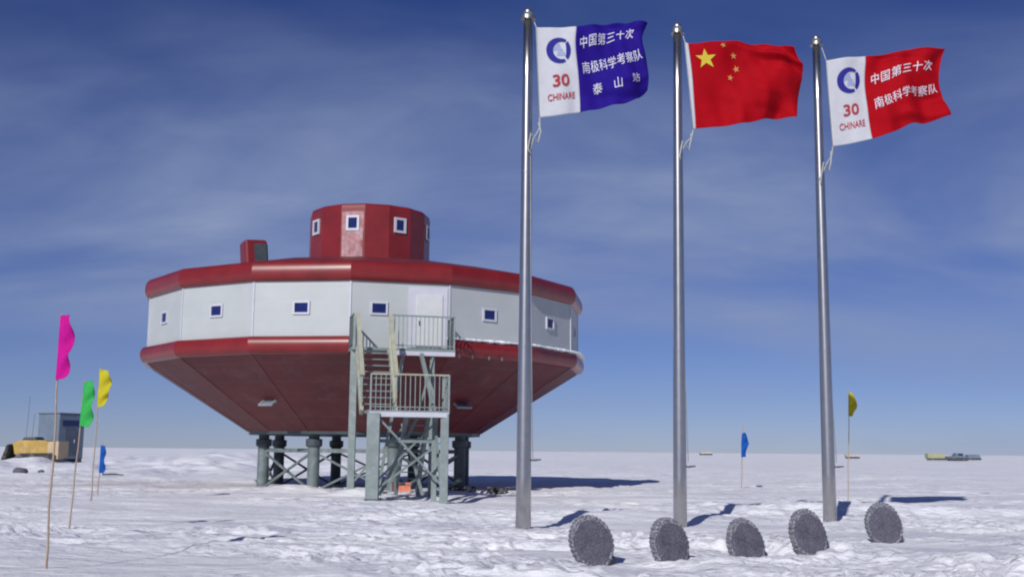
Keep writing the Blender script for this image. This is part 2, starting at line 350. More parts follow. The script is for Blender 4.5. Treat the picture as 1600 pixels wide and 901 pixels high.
# door in the front facet
FA = A0+DA/2
bm = BM(); box(bm, fpos(FA, 1.02, AP+.01, 6.42), (1.46, .05, 2.22), fmat(FA)); obj('door_surround', bm, FRAME, st)
bm = BM(); box(bm, fpos(FA, 1.08, AP+.045, 6.30), (.98, .05, 1.92), fmat(FA)); dr = obj('door', bm, DOORM, st, bevel=.01)
bm = BM(); box(bm, fpos(FA, .70, AP+.10, 6.2), (.04, .07, .16), fmat(FA)); obj('handle', bm, DARKST, dr)
# inspection hatches on the underside
tl = math.atan2(RW-5.05, 5.0-2.32)
def hatch(ang, u, zf):
    f = (zf-2.32)/(5.0-2.32); n = (5.05+(RW-5.05)*f)*math.cos(rad(11.25))+.015
    window(ang, u, zf, n, .52, .48, .09, tilt=-tl, name='hatch', glass=CONT, pm=mat('hatch_frame', (.26, .28, .31), .5))
for k, u in ((-2, .55), (1, .45), (5, 0), (-6, 0)): hatch(A0+DA*(k+.5), u, 3.42)
# cupola
cu0 = A0-16.5-7.5; CO = (-.03, 0)
bm = BM(); facets(bm, [(2.68, 9.3), (2.68, 11.84), (2.64, 11.96), (2.55, 12.03), (1.9, 12.16), (0, 12.25)], 16, 2.5, off=CO); cup = obj('cupola', bm, RED, st, smooth=False)
bm = BM(); sphere(bm, (-.2, -.5, 12.14), 1, (1.05, 1.0, .22)); obj('roof_dome', bm, ROOFR, cup, smooth=True)
bm = BM(); facets(bm, [(2.745, 9.3), (2.75, 9.34), (2.75, 9.60), (2.69, 9.63)], 16, 2.5, off=CO); obj('base_flashing', bm, ROOFR, cup)
capo = 2.68*math.cos(rad(11.25))
for k in range(-8, 8, 2):
    a = 2.5+DA*(k+1.5) - DA*2
    R = fmat(a); c0 = fpos(a, 0, capo, 11.16)+Vector((CO[0], 0, 0))
    wd = BM(); box(wd, c0, (.38, .05, .46), R); o = obj('window', wd, GLASS, st)
    fr = BM(); h, w, fw = .46, .38, .10
    for dx, dz, sx, sz in ((0, h/2+fw/2, w+2*fw, fw), (0, -h/2-fw/2, w+2*fw, fw), (-w/2-fw/2, 0, fw, h), (w/2+fw/2, 0, fw, h)):
        box(fr, c0+R @ Vector((dx, -.02, dz)), (sx, .09, sz), R)
    obj('frame', fr, FRAME, o)
    if k == 0:
        bm = BM(); box(bm, fpos(a, 0, capo+.018, 10.28)+Vector((CO[0], 0, 0)), (.92, .03, 1.15), R); obj('panel', bm, PRED, cup, label='pale sun-sheen panel under the cupola window')
        bm = BM(); box(bm, fpos(a, 0, capo+.009, 11.24)+Vector((CO[0], 0, 0)), (.96, .02, .85), R); obj('panel', bm, PRED, cup)
# vent hood leaning on the roof
bm = BM(); box(bm, (0, 0, 0), (.95, .9, 1.25)); vt = obj('vent_hood', bm, RED, roof, bevel=.12)
vt.location = (-4.22, -4.2, 9.40); vt.rotation_euler = (rad(-3), rad(-4), rad(28))
bm = BM(); box(bm, (.15, -.47, -.02), (.5, .06, .9)); box(bm, (.49, 0, -.02), (.03, .6, .95)); o = obj('vent_opening', bm, DARKST, roof); o.location = vt.location; o.rotation_euler = vt.rotation_euler
# snow lying on the ledge at the right, small lugs beneath it
bm = BM()
for k in (1, 2, 3):
    n = 14
    for i in range(n):
        p = pol(RW+.12, A0+DA*(k+(i+.5)/n), 0); fx = math.cos(rad(DA*((i+.5)/n-.5)))
        q_ = pol(RW+.13, A0+DA*k, 0).lerp(pol(RW+.13, A0+DA*(k+1), 0), (i+.5)/n)
        sphere(bm, (q_.x, q_.y, 5.66), 1, (.24+.08*random.random(), .15, .03+.05*random.random()))
obj('ledge_snow', bm, SNOWM, st, smooth=True)
bm = None
for u in (-1.35, -.75, .0, .6):
    bm = BM(); box(bm, fpos(FA+DA, u-.2, AP+.30, 5.02), (.04, .06, .12), fmat(FA+DA)); obj('lug', bm, COLM, st)
# columns
cols = [(-68, 4.38), (-20, 4.4), (22, 4.5), (67, 4.6), (-118, 4.75), (-155, 4.4), (157, 4.5), (112, 4.6)]
cp = []
for a, r_ in cols:
    p = pol(r_, a, 0); cp.append(p); zb = H(CXS+p.x, CYS+p.y)-.35
    bm = BM(); tube(bm, [(p.x, p.y, zb), (p.x, p.y, 1.72)], .24, 20); c_ = obj('column', bm, COLM if abs(a) < 50 or a == -68 else DARKST, st, smooth=False)  # back and right columns darker, their shade put into the colour
    bm = BM(); tube(bm, [(p.x, p.y, 1.7), (p.x, p.y, 1.76), (p.x, p.y, 2.0), (p.x, p.y, 2.02)], [.28, .33, .33, .28], 20); obj('collar', bm, DARKST, c_)
    bm = BM(); tube(bm, [(p.x, p.y, 2.0), (p.x, p.y, 2.25)], .22, 16); obj('jack', bm, DARKST, c_)
order = [0, 1, 2, 3, 7, 6, 5, 4]
for i in range(8):
    A_ = cp[order[i]]; B_ = cp[order[(i+1) % 8]]
    d = (B_-A_).normalized()*.2
    bm = BM(); beam(bm, A_+d+Vector((0, 0, 1.55)), B_-d+Vector((0, 0, 1.55)), .12, .16); obj('ring_beam', bm, COLM if i in (0, 1) else DARKST, st)  # front beams in the lit tone, the others in a painted shade tone
    bm = BM(); beam(bm, A_+d+Vector((0, 0, 1.4)), B_-d+Vector((0, 0, 0)), .085); obj('brace', bm, COLM, st)
    nn = Vector((d.y, -d.x, 0)).normalized()*.09
    bm = BM(); beam(bm, A_+d+nn+Vector((0, 0, 0)), B_-d+nn+Vector((0, 0, 1.4)), .085); obj('brace', bm, COLM, st)
# ------------------------------------------------------------------ access stairs (frame: u right, n outward from facet)
sg = thing('access_stairs', 'grey steel staircase with two railed landings leading up to the station door', 'staircase', (CXS, CYS, 0))
def S(u, n, z): return fpos(FA, u, n, z)
RS = fmat(FA)
ZU, ZL = 5.14, 2.88; NU, NL0, NL1 = 10.6, 12.35, 13.45
def sbox(name, c, s, m, parent=None, **k): bm = BM(); box(bm, S(*c), s, RS); return obj(name, bm, m, parent or sg, **k)
def sbeam(name, a, b_, w, h, m, parent=None): bm = BM(); beam(bm, S(*a), S(*b_), w, h); return obj(name, bm, m, parent or sg)
up = sbox('upper_landing', (-.05, (AP+.32+NU)/2, ZU-.05), (3.66, NU-AP-.32, .09), STEELG)
sbox('edge_beam', (-.05+1.22-.6, NU-.03, ZU-.17), (2.4, .08, .15), FRAME, up)
lo = sbox('lower_landing', (-.29, (NL0+NL1)/2, ZL-.05), (2.66, NL1-NL0, .09), STEELG)
sbox('edge_beam', (-.29, NL1-.02, ZL-.14), (2.60, .08, .16), FRAME, lo)
def railing(pts, zbase, h, nb, m=STEELG, pm=STEELG, h2=1.15):
    for (u0, n0), (u1, n1), cnt in [(pts[i], pts[i+1], nb[i]) for i in range(len(pts)-1)]:
        o = sbeam('railing', (u0, n0, zbase+h2), (u1, n1, zbase+h2), .06, .05, pm)
        sbeam('bottom_rail', (u0, n0, zbase+.10), (u1, n1, zbase+.10), .04, .035, m, o)
        for k in range(cnt+1):
            f = k/cnt; u = u0+(u1-u0)*f; n = n0+(n1-n0)*f; e = k in (0, cnt)
            sbeam('post' if e else 'baluster', (u, n, zbase-.02), (u, n, zbase+h2), .055 if e else .026, None, m, o)
railing([(-.56, NU-.02), (1.74, NU-.02)], ZU, 1.15, [15])
railing([(1.74, NU-.04), (1.74, AP+.36)], ZU, 1.15, [7], DARKST, DARKST)
railing([(-1.84, NU-.06), (-1.84, AP+.36)], ZU, 1.15, [6], DARKST, STEELG)
railing([(-1.55, NL1-.02), (1.01, NL1-.02)], ZL, 1.15, [16], STEELG, BEIGE)
railing([(1.01, NL1-.04), (1.01, NL0+.04)], ZL, 1.15, [6])
# upper flight between the landings
def flight(u0, u1, nt_, zt, nb_, zb_, k, rails=True, lm=BEIGE):
    for u in (u0, u1): sbeam('stringer', (u, nt_, zt-.08), (u, nb_, zb_-.06), .11, .26, lm if rails else STEELG)
    for i in range(1, k):
        f = i/k
        sbox('tread', ((u0+u1)/2, nt_+(nb_-nt_)*f, zt+(zb_-zt)*f), (abs(u1-u0)-.08, abs(nb_-nt_)/k*.92, .035), STEELG)
    if rails:
        for u in (u0, u1):
            o = sbeam('handrail', (u, nt_, zt+1.15), (u, nb_, zb_+1.15), .14, .10, lm)
            for i in range(0, 8):
                f = i/7
                n = nt_+(nb_-nt_)*f; z = zt+(zb_-zt)*f
                sbeam('baluster', (u, n, z-.05), (u, n, z+1.13), .04, None, BEIGE if u == u1 else STEELG, o)
flight(-1.70, -.56, NU+.02, ZU, NL0-.02, ZL, 10)
# lower flight turns back under the upper one
flight(-.20, .55, NL0-.04, ZL, 10.35, .18, 12, rails=False)
sbeam('handrail', (-.20, NL0-.04, ZL+.1), (-.20, 10.5, 1.15), .05, .05, STEELG)
sbeam('handrail', (.55, NL0-.04, ZL+.1), (.55, 10.5, 1.15), .05, .05, STEELG)
sbeam('strut', (.56, NU, ZU-.2), (.74, NL0, ZL+.02), .12, .12, STEELG)
for u, n, zt, w in ((-1.42, NL1-.10, ZL-.1, .40), (-1.42, NL0+.1, ZL-.1, .17), (.90, NL1-.1, ZL-.1, .26), (.74, NL0+.1, ZL-.1, .17), (-1.76, NU-.25, ZU-.1, .24), (1.0, NU-.2, ZU-.1, .16), (-1.80, NU-.02, ZU+1.1, .09)):
    P = S(u, n, 0); zb = H(CXS+P.x, CYS+P.y)-.3 if w != .09 else ZU-.1
    sbeam('support_post', (u, n, zb), (u, n, zt), w, w*.8, STEELG)
sbox('base_plate', (-1.42, NL1-.1, .03), (.5, .45, .05), DARKST)
zz0 = .25
for a, b_ in (((-1.3, NL1-.1, 2.65), (.85, NL1-.1, .45)), ((.85, NL1-.18, 1.9), (-1.3, NL1-.18, .35)), ((-1.35, NL0+.1, .4), (.65, NL0+.1, 2.4)), ((.8, NL1-.15, .5), (.74, NL0+.15, 2.5)), ((-1.42, NL1-.15, 2.5), (-1.42, NL0+.15, .5)),
              ((.45, NU-.1, 2.6), (1.0, NU-.1, 4.9)), ((-1.7, NU-.2, .5), (.2, NU-.2, 2.6))):
    sbeam('brace', a, b_, .085, .06, STEELG)
for a, b_ in (((-1.0, NL0-.3, .1), (.2, NL0-.3, 2.7)), ((.55, NL0-.9, .1), (-.2, NL0-.9, 2.5)), ((-.9, NU+.2, .1), (-.1, NU+.2, 4.9))):
    sbeam('brace', a, b_, .12, .10, STEELG)
sbeam('cross_beam', (-1.42, NL0+.1, 1.9), (.74, NL0+.1, 1.9), .1, .12, STEELG)
sbeam('cross_beam', (-1.42, NL1-.12, 1.62), (-1.42, NL0, 1.62), .09, .09, STEELG)
# orange crate and dark bits at the foot of the stairs
def rnd_blob(c, s, seed, sub=2):
    bm = BM(); bmesh.ops.create_icosphere(bm, subdivisions=sub, radius=1)
    rg = random.Random(seed)
    for v in bm.verts: v.co = Vector((v.co.x*s[0], v.co.y*s[1], v.co.z*s[2]))*(1+rg.uniform(-.16, .16)) + Vector(c)
    return bm
P = at(627, 762, 42.0)
cr_ = thing('orange_crate', 'small orange crate on the snow under the staircase', 'crate', (P.x, P.y, H(P.x, P.y)), rad(14))
bm = BM()
for sx, sy, dx, dy in ((.62, .03, 0, -.22), (.62, .03, 0, .22), (.03, .41, -.295, 0), (.03, .41, .295, 0)): box(bm, (dx, dy, .2), (sx, sy, .4))
obj('body', bm, ORG, cr_, bevel=.01)
bm = BM(); box(bm, (0, 0, .42), (.66, .48, .05)); obj('lid', bm, ORG, cr_, bevel=.01)
bm = BM(); box(bm, (0, -.24, .42), (.2, .02, .1)); obj('latch', bm, DARKST, cr_)
# cable drum / hoses by the right column: dark loops on snow
for nm, lab, px, Y, r0 in (('cable_coil', 'dark coil of cable on the snow right of the staircase foot', 722, 43.6, .42), ('cable_coil', 'smaller dark cable coil, the farthest right beside the stilts', 778, 44.0, .28)):
    P = at(px, 760, Y); z = H(P.x, P.y)
    bm = BM(); pts = []
    for i in range(90):
        a = i/90*2*math.pi*3.5; rr_ = r0*(1+.12*math.sin(i*.37)); pts.append((rr_*1.25*math.cos(a), rr_*math.sin(a), .05+.10*i/90+.05*math.sin(i*.9)))
    tube(bm, pts, .035, 6); o = obj(nm, bm, RUBB, None, smooth=True); o.location = (P.x, P.y, z); prop(o, lab, 'cable', 'cable coils by the stilts')
# ------------------------------------------------------------------ flagpoles
def flagpole(base, top, rb, rt, cleat_z, label):
    b0 = Vector(base); x, y = b0.x, b0.y; zg = H(x, y); hh = top[2]; dx = top[0]-x
    t_ = thing('flagpole', label, 'flagpole', (x, y, zg), 0, 'steel flagpoles in a row'); h = hh-zg
    bm = BM(); pts = [(dx*f, 0, -.4+(h+.4)*f) for f in [i_/8 for i_ in range(9)]]
    tube(bm, pts, [rb+(rt-rb)*f for f in [i_/8 for i_ in range(9)]], 32); obj('shaft', bm, POLE, t_, smooth=True)
    for f in (.34, .68):
        bm = BM(); r_ = rb+(rt-rb)*f; tube(bm, [(dx*f, 0, h*f-.02), (dx*f, 0, h*f+.02)], r_+.004, 32); obj('joint_ring', bm, POLE, t_)
    bm = BM(); tube(bm, [(dx, 0, h-.10), (dx, 0, h-.09), (dx, 0, h-.02), (dx, 0, h)], [rt*1.1, rt*1.7, rt*1.7, rt], 24); obj('truck', bm, BRASS, t_)
    bm = BM(); sphere(bm, (dx, 0, h+.07), .105); obj('finial_ball', bm, BRASS, t_, smooth=True)
    zc = cleat_z-zg
    bm = BM(); tube(bm, [(rb*.8, 0, zc), (rb+.10, 0, zc)], .018, 8); tube(bm, [(rb+.06, 0, zc), (rb+.20, 0, zc+.015)], [.022, .014], 8); obj('cleat', bm, DARKST, t_)
    return t_, Vector((x+dx, y, hh)), zg
POLES = [((.27, 23.36, 0), (.30, 23.36, 11.0), .162, .095, 1.42, 'steel flagpole flying the blue and white flag, nearest the station'),
         ((3.63, 24.37, 0), (3.71, 24.37, 11.1), .150, .090, 1.30, 'steel flagpole in the middle flying the all red flag with stars'),
         ((7.39, 26.36, 0), (7.42, 26.36, 11.6), .160, .090, 1.30, 'steel flagpole flying the red and white lettered flag')]
tops = []
for P_a in POLES:
    tt, tp, zg = flagpole(*P_a); tops.append((tt, tp, zg))
# ------------------------------------------------------------------ flags
def poly_eval(pts, f):
    L = [0]
    for a, b_ in zip(pts, pts[1:]): L.append(L[-1]+(Vector(b_)-Vector(a)).length)
    s = f*L[-1]
    for i in range(len(pts)-1):
        if s <= L[i+1]+1e-9:
            g_ = (s-L[i])/max(L[i+1]-L[i], 1e-9)
            # Catmull-Rom
            p0 = Vector(pts[max(i-1, 0)]); p1 = Vector(pts[i]); p2 = Vector(pts[i+1]); p3 = Vector(pts[min(i+2, len(pts)-1)])
            return .5*((2*p1)+(-p0+p2)*g_+(2*p0-5*p1+4*p2-p3)*g_*g_+(-p0+3*p1-3*p2+p3)*g_**3)
    return Vector(pts[-1])
class Cloth:
    def __init__(s, top, bot, left, right, Y, amp, ph, k=1.7, tilt=.5, folds=()):
        c = lambda ps: [(at(x, y, Y).x, at(x, y, Y).z) for x, y in ps]
        s.T, s.B, s.L, s.R = c(top), c(bot), c(left), c(right); s.Y = Y; s.amp = amp; s.ph = ph; s.k = k; s.tilt = tilt; s.folds = folds
    def __call__(s, u, v, off=0):
        u_ = min(max(u, 0), 1); v_ = min(max(v, 0), 1)
        T = poly_eval(s.T, u_); B = poly_eval(s.B, u_); L = poly_eval(s.L, v_); R = poly_eval(s.R, v_)
        c00, c10, c01, c11 = Vector(s.T[0]), Vector(s.T[-1]), Vector(s.B[0]), Vector(s.B[-1])
        p = (1-v_)*T+v_*B+(1-u_)*L+u_*R-((1-u_)*(1-v_)*c00+u_*(1-v_)*c10+(1-u_)*v_*c01+u_*v_*c11)
        w = s.amp*(u_**.8)*math.sin(2*math.pi*(s.k*u_+s.tilt*v_)+s.ph) + s.amp*.38*(u_**.7)*math.sin(2*math.pi*(2.9*s.k*u_-1.1*s.tilt*v_)+2.1*s.ph) + .22*s.amp*u_*math.sin(9*v_+5*u_+s.ph) + s.amp*.20*math.sin(25*u_+9*v_+2*math.sin(5*v_))*u_ + s.amp*.16*math.sin(13*v_-7*u_)*u_**.5
        for (uc, vc, su, sv, a_) in s.folds:
            w += a_*math.exp(-((u_-uc)/su)**2-((v_-vc-.35*(u_-uc))/sv)**2)
        return Vector((p.x, s.Y+w-off, p.y))
def patch(name, C_, u0, u1, nu, nv, m, parent, org, v0=0, v1=1, hole=None):
    bm = BM(); G = [[bm.verts.new(C_(u0+(u1-u0)*i/nu, v0+(v1-v0)*j/nv)-org) for j in range(nv+1)] for i in range(nu+1)]
    for i in range(nu):
        for j in range(nv): bm.faces.new((G[i][j], G[i][j+1], G[i+1][j+1], G[i+1][j]))
    o = obj(name, bm, m, parent, smooth=True); md = o.modifiers.new('cloth_thickness', 'SOLIDIFY'); md.thickness = .004; md.offset = 0
    return o
def map_mesh(name, bm, C_, uv, m, parent, org, cell=.03, off=.024):
    """bm lies in a flat 0..1 plane; cut it finely, then lay it on the cloth"""
    for ax in (0, 1):
        lo_ = min(v.co[ax] for v in bm.verts); hi = max(v.co[ax] for v in bm.verts); k = lo_+cell
        while k < hi:
            n = Vector((1, 0, 0)) if ax == 0 else Vector((0, 1, 0))
            bmesh.ops.bisect_plane(bm, geom=bm.verts[:]+bm.edges[:]+bm.faces[:], plane_co=n*k, plane_no=n); k += cell
    bmesh.ops.triangulate(bm, faces=bm.faces[:])
    for v in bm.verts:
        u, w = uv(v.co.x, v.co.y); v.co = C_(u, w, off)-org
    return obj(name, bm, m, parent, smooth=True)
def text_bm(body, spacing=1.0, bold=.012):
    cu = bpy.data.curves.new('t', 'FONT'); cu.body = body; cu.size = 1; cu.space_character = spacing; cu.offset = bold; cu.resolution_u = 3; cu.fill_mode = 'FRONT'
    o = bpy.data.objects.new('t', cu); COL.objects.link(o); dg = bpy.context.evaluated_depsgraph_get(); dg.update()
    me = bpy.data.meshes.new_from_object(o.evaluated_get(dg)); bm = BM(); bm.from_mesh(me)
    bpy.data.objects.remove(o); bpy.data.curves.remove(cu); bpy.data.meshes.remove(me)
    xs = [v.co.x for v in bm.verts]; ys = [v.co.y for v in bm.verts]; x0, x1, y0, y1 = min(xs), max(xs), min(ys), max(ys)
    asp = (x1-x0)/(y1-y0)
    for v in bm.verts: v.co = Vector(((v.co.x-x0)/(x1-x0)*asp, (v.co.y-y0)/(y1-y0), 0))
    return bm, asp
def text_on(name, body, C_, u0, u1, v0, v1, m, parent, org, slope=0, spacing=1.0, bold=.012, cell=.13):
    bm, asp = text_bm(body, spacing, bold)
    map_mesh(name, bm, C_, lambda x, y: (u0+(u1-u0)*x/asp, v1+(v0-v1)*y+slope*x/asp), m, parent, org, cell=cell)
def emblem(C_, uc, vc, ru, rv, parent, org):
    bm = BM()
    def arc(a0, a1, ro, ri0, ri1, n=40):
        P0 = None
        for i in range(n+1):
            f = i/n; a = rad(a0+(a1-a0)*f); ri = ri0+(ri1-ri0)*math.sin(math.pi*f)
            A_ = bm.verts.new((math.cos(a)*ro, math.sin(a)*ro, 0)); B_ = bm.verts.new((math.cos(a)*ri, math.sin(a)*ri, 0))
            if P0: bm.faces.new((P0[0], A_, B_, P0[1]))
            P0 = (A_, B_)
    arc(48, 300, 1, .80, .50); arc(312, 400, 1, .74, .60)
    map_mesh('emblem', bm, C_, lambda x, y: (uc+ru*x, vc-rv*y), INKB, parent, org, cell=.25)
    bm = BM(); rg = random.Random(3); n = 30
    for cx, cy, r_ in ((-.12, .18, .36), (.16, -.22, .34)):
        ring = [bm.verts.new((cx+r_*(1+.28*math.sin(3*t_+cx*20)+.12*math.sin(7*t_))*math.cos(t_), cy+r_*(1+.28*math.sin(3*t_+cx*20)+.12*math.sin(7*t_))*math.sin(t_)*.8, 0)) for t_ in [2*math.pi*i/n for i in range(n)]]
        bm.faces.new(ring)
    map_mesh('emblem_map', bm, C_, lambda x, y: (uc+ru*x, vc-rv*y), INKL, parent, org, cell=.25, off=.010)
def rope_obj(name, pts, r_, parent, org):
    bm = BM(); tube(bm, [Vector(p)-org for p in pts], r_, 6); return obj(name, bm, ROPE, parent, smooth=True)
# --- blue and white flag
def lettered(C_, us, fieldm, label, lines, hoist_org):
    org = C_(0, 0)
    t_ = thing('flag', label, 'flag', org, 0, 'flags on the flagpoles')
    patch('hoist_panel', C_, 0, us, 26, 40, FWHITE, t_, org)
    patch('field', C_, us, 1, 60, 40, fieldm, t_, org)
    emblem(C_, us*.56, .29, us*.30, .135, t_, org)
    text_on('numeral', '30', C_, us*.36, us*.76, .545, .665, INKR, t_, org, bold=.02)
    text_on('lettering', 'CHINARE', C_, us*.24, us*.88, .73, .80, INKR, t_, org, bold=.01)
    for body, u0, u1, v0, v1, sp_, sl_ in lines:
        if isinstance(body, list):
            for ch, (a_, b_) in zip(body, sp_): text_on('lettering', ch, C_, a_, b_, v0, v1, INKW, t_, org, bold=.004)
        else: text_on('lettering', body, C_, u0, u1, v0, v1, INKW, t_, org, slope=sl_, spacing=sp_, bold=.004)
    return t_, org
Y1 = 23.36
C1 = Cloth([(838, 43), (870, 43), (900, 43), (930, 38), (962, 35), (990, 36), (1011, 39)], [(843, 184), (880, 180), (905, 175), (940, 169), (975, 162), (1000, 150), (1013, 138)],
           [(838, 43), (841, 110), (843, 184)], [(1011, 39), (1003, 62), (1010, 95), (1014, 120), (1013, 138)], Y1-.03, .12, .6, folds=((.75, .10, .2, .05, .07), (.8, .72, .18, .05, -.07), (.7, .9, .25, .05, .07)))
f1, o1 = lettered(C1, .36, FBLUE, 'flag with blue field and white hoist panel, leftmost of the three', [
    ('中国第三十次', .405, .90, .16, .29, 1.12, -.05), ('南极科学考察队', .405, .95, .43, .565, 1.05, -.03), (['泰', '山', '站'], 0, 0, .68, .80, ((.48, .56), (.66, .73), (.82, .90)), 0)], None)
Y2 = 24.37
C2 = Cloth([(1070, 65), (1078, 68), (1110, 67), (1150, 65), (1195, 68), (1225, 73), (1238, 79)], [(1083, 203), (1092, 200), (1125, 198), (1160, 194), (1200, 184), (1225, 182), (1245, 183)],
           [(1070, 65), (1077, 130), (1083, 203)], [(1238, 79), (1248, 98), (1254, 112), (1251, 150), (1245, 183)], Y2-.03, .16, 2.4, k=1.35, tilt=.75, folds=((.78, .17, .24, .05, -.16), (.86, .32, .18, .05, .10), (.6, .82, .3, .05, .03), (.62, .60, .2, .05, -.04)))
org2 = C2(0, 0)
f2 = thing('flag', 'all red flag with five yellow stars on the middle pole', 'flag', org2, 0, 'flags on the flagpoles')
patch('hoist_strip', C2, 0, .042, 4, 40, FWHITE, f2, org2); patch('field', C2, .042, 1, 90, 44, FRED, f2, org2)
def star(C_, uc, vc, ru, rv, rot, m):
    bm = BM(); pts = []
    for i in range(10):
        a = rad(90+36*i+rot); r_ = 1 if i % 2 == 0 else .40; pts.append(bm.verts.new((math.cos(a)*r_, math.sin(a)*r_, 0)))
    bm.faces.new(pts)
    map_mesh('star', bm, C_, lambda x, y: (uc+ru*x, vc-rv*y), m, f2, org2, cell=.3)
star(C2, .175, .225, .088, .118, 0, FYEL)
for uc, vc, rt_ in ((.345, .075, 20), (.425, .19, 0), (.430, .335, 15), (.370, .435, -15)): star(C2, uc, vc, .030, .040, rt_, FPINKST)
Y3 = 26.36
C3 = Cloth([(1291, 95), (1320, 91), (1352, 88), (1385, 83), (1430, 77), (1478, 75)], [(1301, 229), (1330, 224), (1362, 217), (1395, 207), (1425, 192), (1450, 190), (1484, 181)],
           [(1291, 95), (1296, 160), (1301, 229)], [(1478, 75), (1470, 115), (1477, 150), (1484, 181)], Y3-.03, .14, 3.6, k=1.5, folds=((.62, .12, .25, .05, .08), (.75, .86, .22, .06, -.10), (.9, .7, .12, .06, .09)))
f3, o3 = lettered(C3, .33, FRED, 'flag with red field and white hoist panel, rightmost of the three', [
    ('中国第三十次', .385, .90, .25, .375, 1.12, -.05), ('南极科学考察队', .385, .95, .535, .66, 1.05, -.04)], None)
# halyards: from the truck down to the flag, knotted below it, down to the cleat
def halyard(tt, tp, zg, C_, pr, loop):
    org = Vector(tt.location); A_ = tp+Vector((.10, -.02, -.06)); Bf = C_(0, 0); Cf = C_(0, 1)
    k1 = Vector(loop[0]); k2 = Vector(loop[1])
    rope_obj('halyard', [A_, Bf, Cf], .012, tt, org)
    rope_obj('halyard', [Cf, Cf.lerp(k1, .5)+Vector((.05, 0, -.02)), k1, k1+Vector((-.06, -.08, -.1)), k2], .016, tt, org)
    rope_obj('halyard', [Cf.lerp(k1, .3), k1+Vector((.10, -.02, .06)), k1+Vector((.03, -.05, -.2)), k1+Vector((-.12, -.14, -.02)), k1+Vector((-.18, -.12, -.35)), k2+Vector((.02, -.06, -.1))], .02, tt, org)
    rope_obj('halyard', [k2, k2.lerp(Vector((org.x+.16, org.y-.02, 1.4)), .5), Vector((org.x+.19, org.y-.02, 1.4))], .007, tt, org)
for (tt, tp, zg), C_, pr, (a_, b_) in zip(tops, (C1, C2, C3), POLES, (((838, 210), (829, 235)), ((1073, 222), (1061, 243)), ((1292, 255), (1280, 282)))):
    Yp = pr[0][1]; halyard(tt, tp, zg, C_, pr, (at(*a_, Yp-.05), at(*b_, Yp-.1)))
# ------------------------------------------------------------------ small marker flags on canes
def marker(base_px, Y, top_px, flag_l, flag_r, m, label, r_=.014, group='marker flags on bamboo canes', amp=.05):
    b0 = at(*base_px, Y); x, y = b0.x, b0.y; z = H(x, y); tp = at(*top_px, Y)
    t_ = thing('marker_flag', label, 'marker flag', (x, y, z), 0, group); org = Vector((x, y, z))
    bm = BM(); k = 7; pts = [Vector((0, 0, -.25)).lerp(tp-org, i/k)+Vector((.01*math.sin(i*2.2+x), .01*math.cos(i*1.7), 0))*(0 < i < k) for i in range(k+1)]
    tube(bm, pts, [r_*1.2-r_*.45*i/k for i in range(k+1)], 8); obj('cane', bm, CANE, t_, smooth=True)
    n = len(flag_l); bm = BM(); nu, nv = 8, 36; G = []
    Lp = [(at(px, py, Y).x, at(px, py, Y).z) for px, py in flag_l]; Rp = [(at(px, py, Y).x, at(px, py, Y).z) for px, py in flag_r]
    for j in range(nv+1):
        A_ = poly_eval(Lp, j/nv); B_ = poly_eval(Rp, j/nv); row = []
        for i in range(nu+1):
            f = i/nu; p = A_.lerp(B_, f); row.append(bm.verts.new(Vector((p.x, Y-.035+amp*f*(math.sin(j/nv*14+f*3)-1)-amp*.3*f, p.y))-org))
        G.append(row)
    for j in range(nv):
        for i in range(nu): bm.faces.new((G[j][i], G[j+1][i], G[j+1][i+1], G[j][i+1]))
    o = obj('pennant', bm, m, t_, smooth=True); md = o.modifiers.new('t', 'SOLIDIFY'); md.thickness = .004
marker((72, 887), 15.35, (97, 490), [(96, 493), (93, 530), (91, 560), (88, 593)], [(113, 492), (115, 505), (119, 522), (118, 545), (112, 556), (112, 572), (111, 586), (105, 592)], PMAG, 'bright pink marker flag on the tallest, nearest bamboo cane')
marker((107, 830), 21.92, (133, 593), [(132, 597), (130, 620), (127, 645), (125, 665)], [(148, 594), (151, 610), (147, 630), (148, 650), (143, 667)], PGRN, 'green marker flag on a cane left of the yellow one')
marker((142, 783), 34.07, (157, 573), [(156, 577), (155, 600), (153, 620), (153, 636)], [(173, 579), (176, 592), (175, 610), (169, 624), (168, 633)], PYEL, 'yellow marker flag on a cane beside the green one', r_=.018, amp=.1)
marker((151, 777), 36.69, (161, 692), [(158, 695), (157, 710), (156, 725), (155, 738)], [(166, 696), (168, 704), (165, 715), (166, 730), (164, 739)], PBLU, 'small blue marker flag low on a leaning cane, left side', r_=.018, amp=.05)
marker((1158, 762), 52.57, (1161, 660), [(1159, 677), (1158, 690), (1158, 702), (1158, 714)], [(1163, 675), (1169, 690), (1167, 697), (1165, 706), (1164, 713)], PBLU, 'lone blue marker flag between the middle and right flagpoles', r_=.02, amp=.08)
marker((1323, 790), 35.45, (1327, 606), [(1325, 613), (1325, 628), (1325, 640), (1325, 650)], [(1330, 613), (1337, 625), (1338, 636), (1333, 645), (1331, 650)], PYEL, 'small yellow marker flag on a thin cane right of the last flagpole', r_=.013, amp=.015)
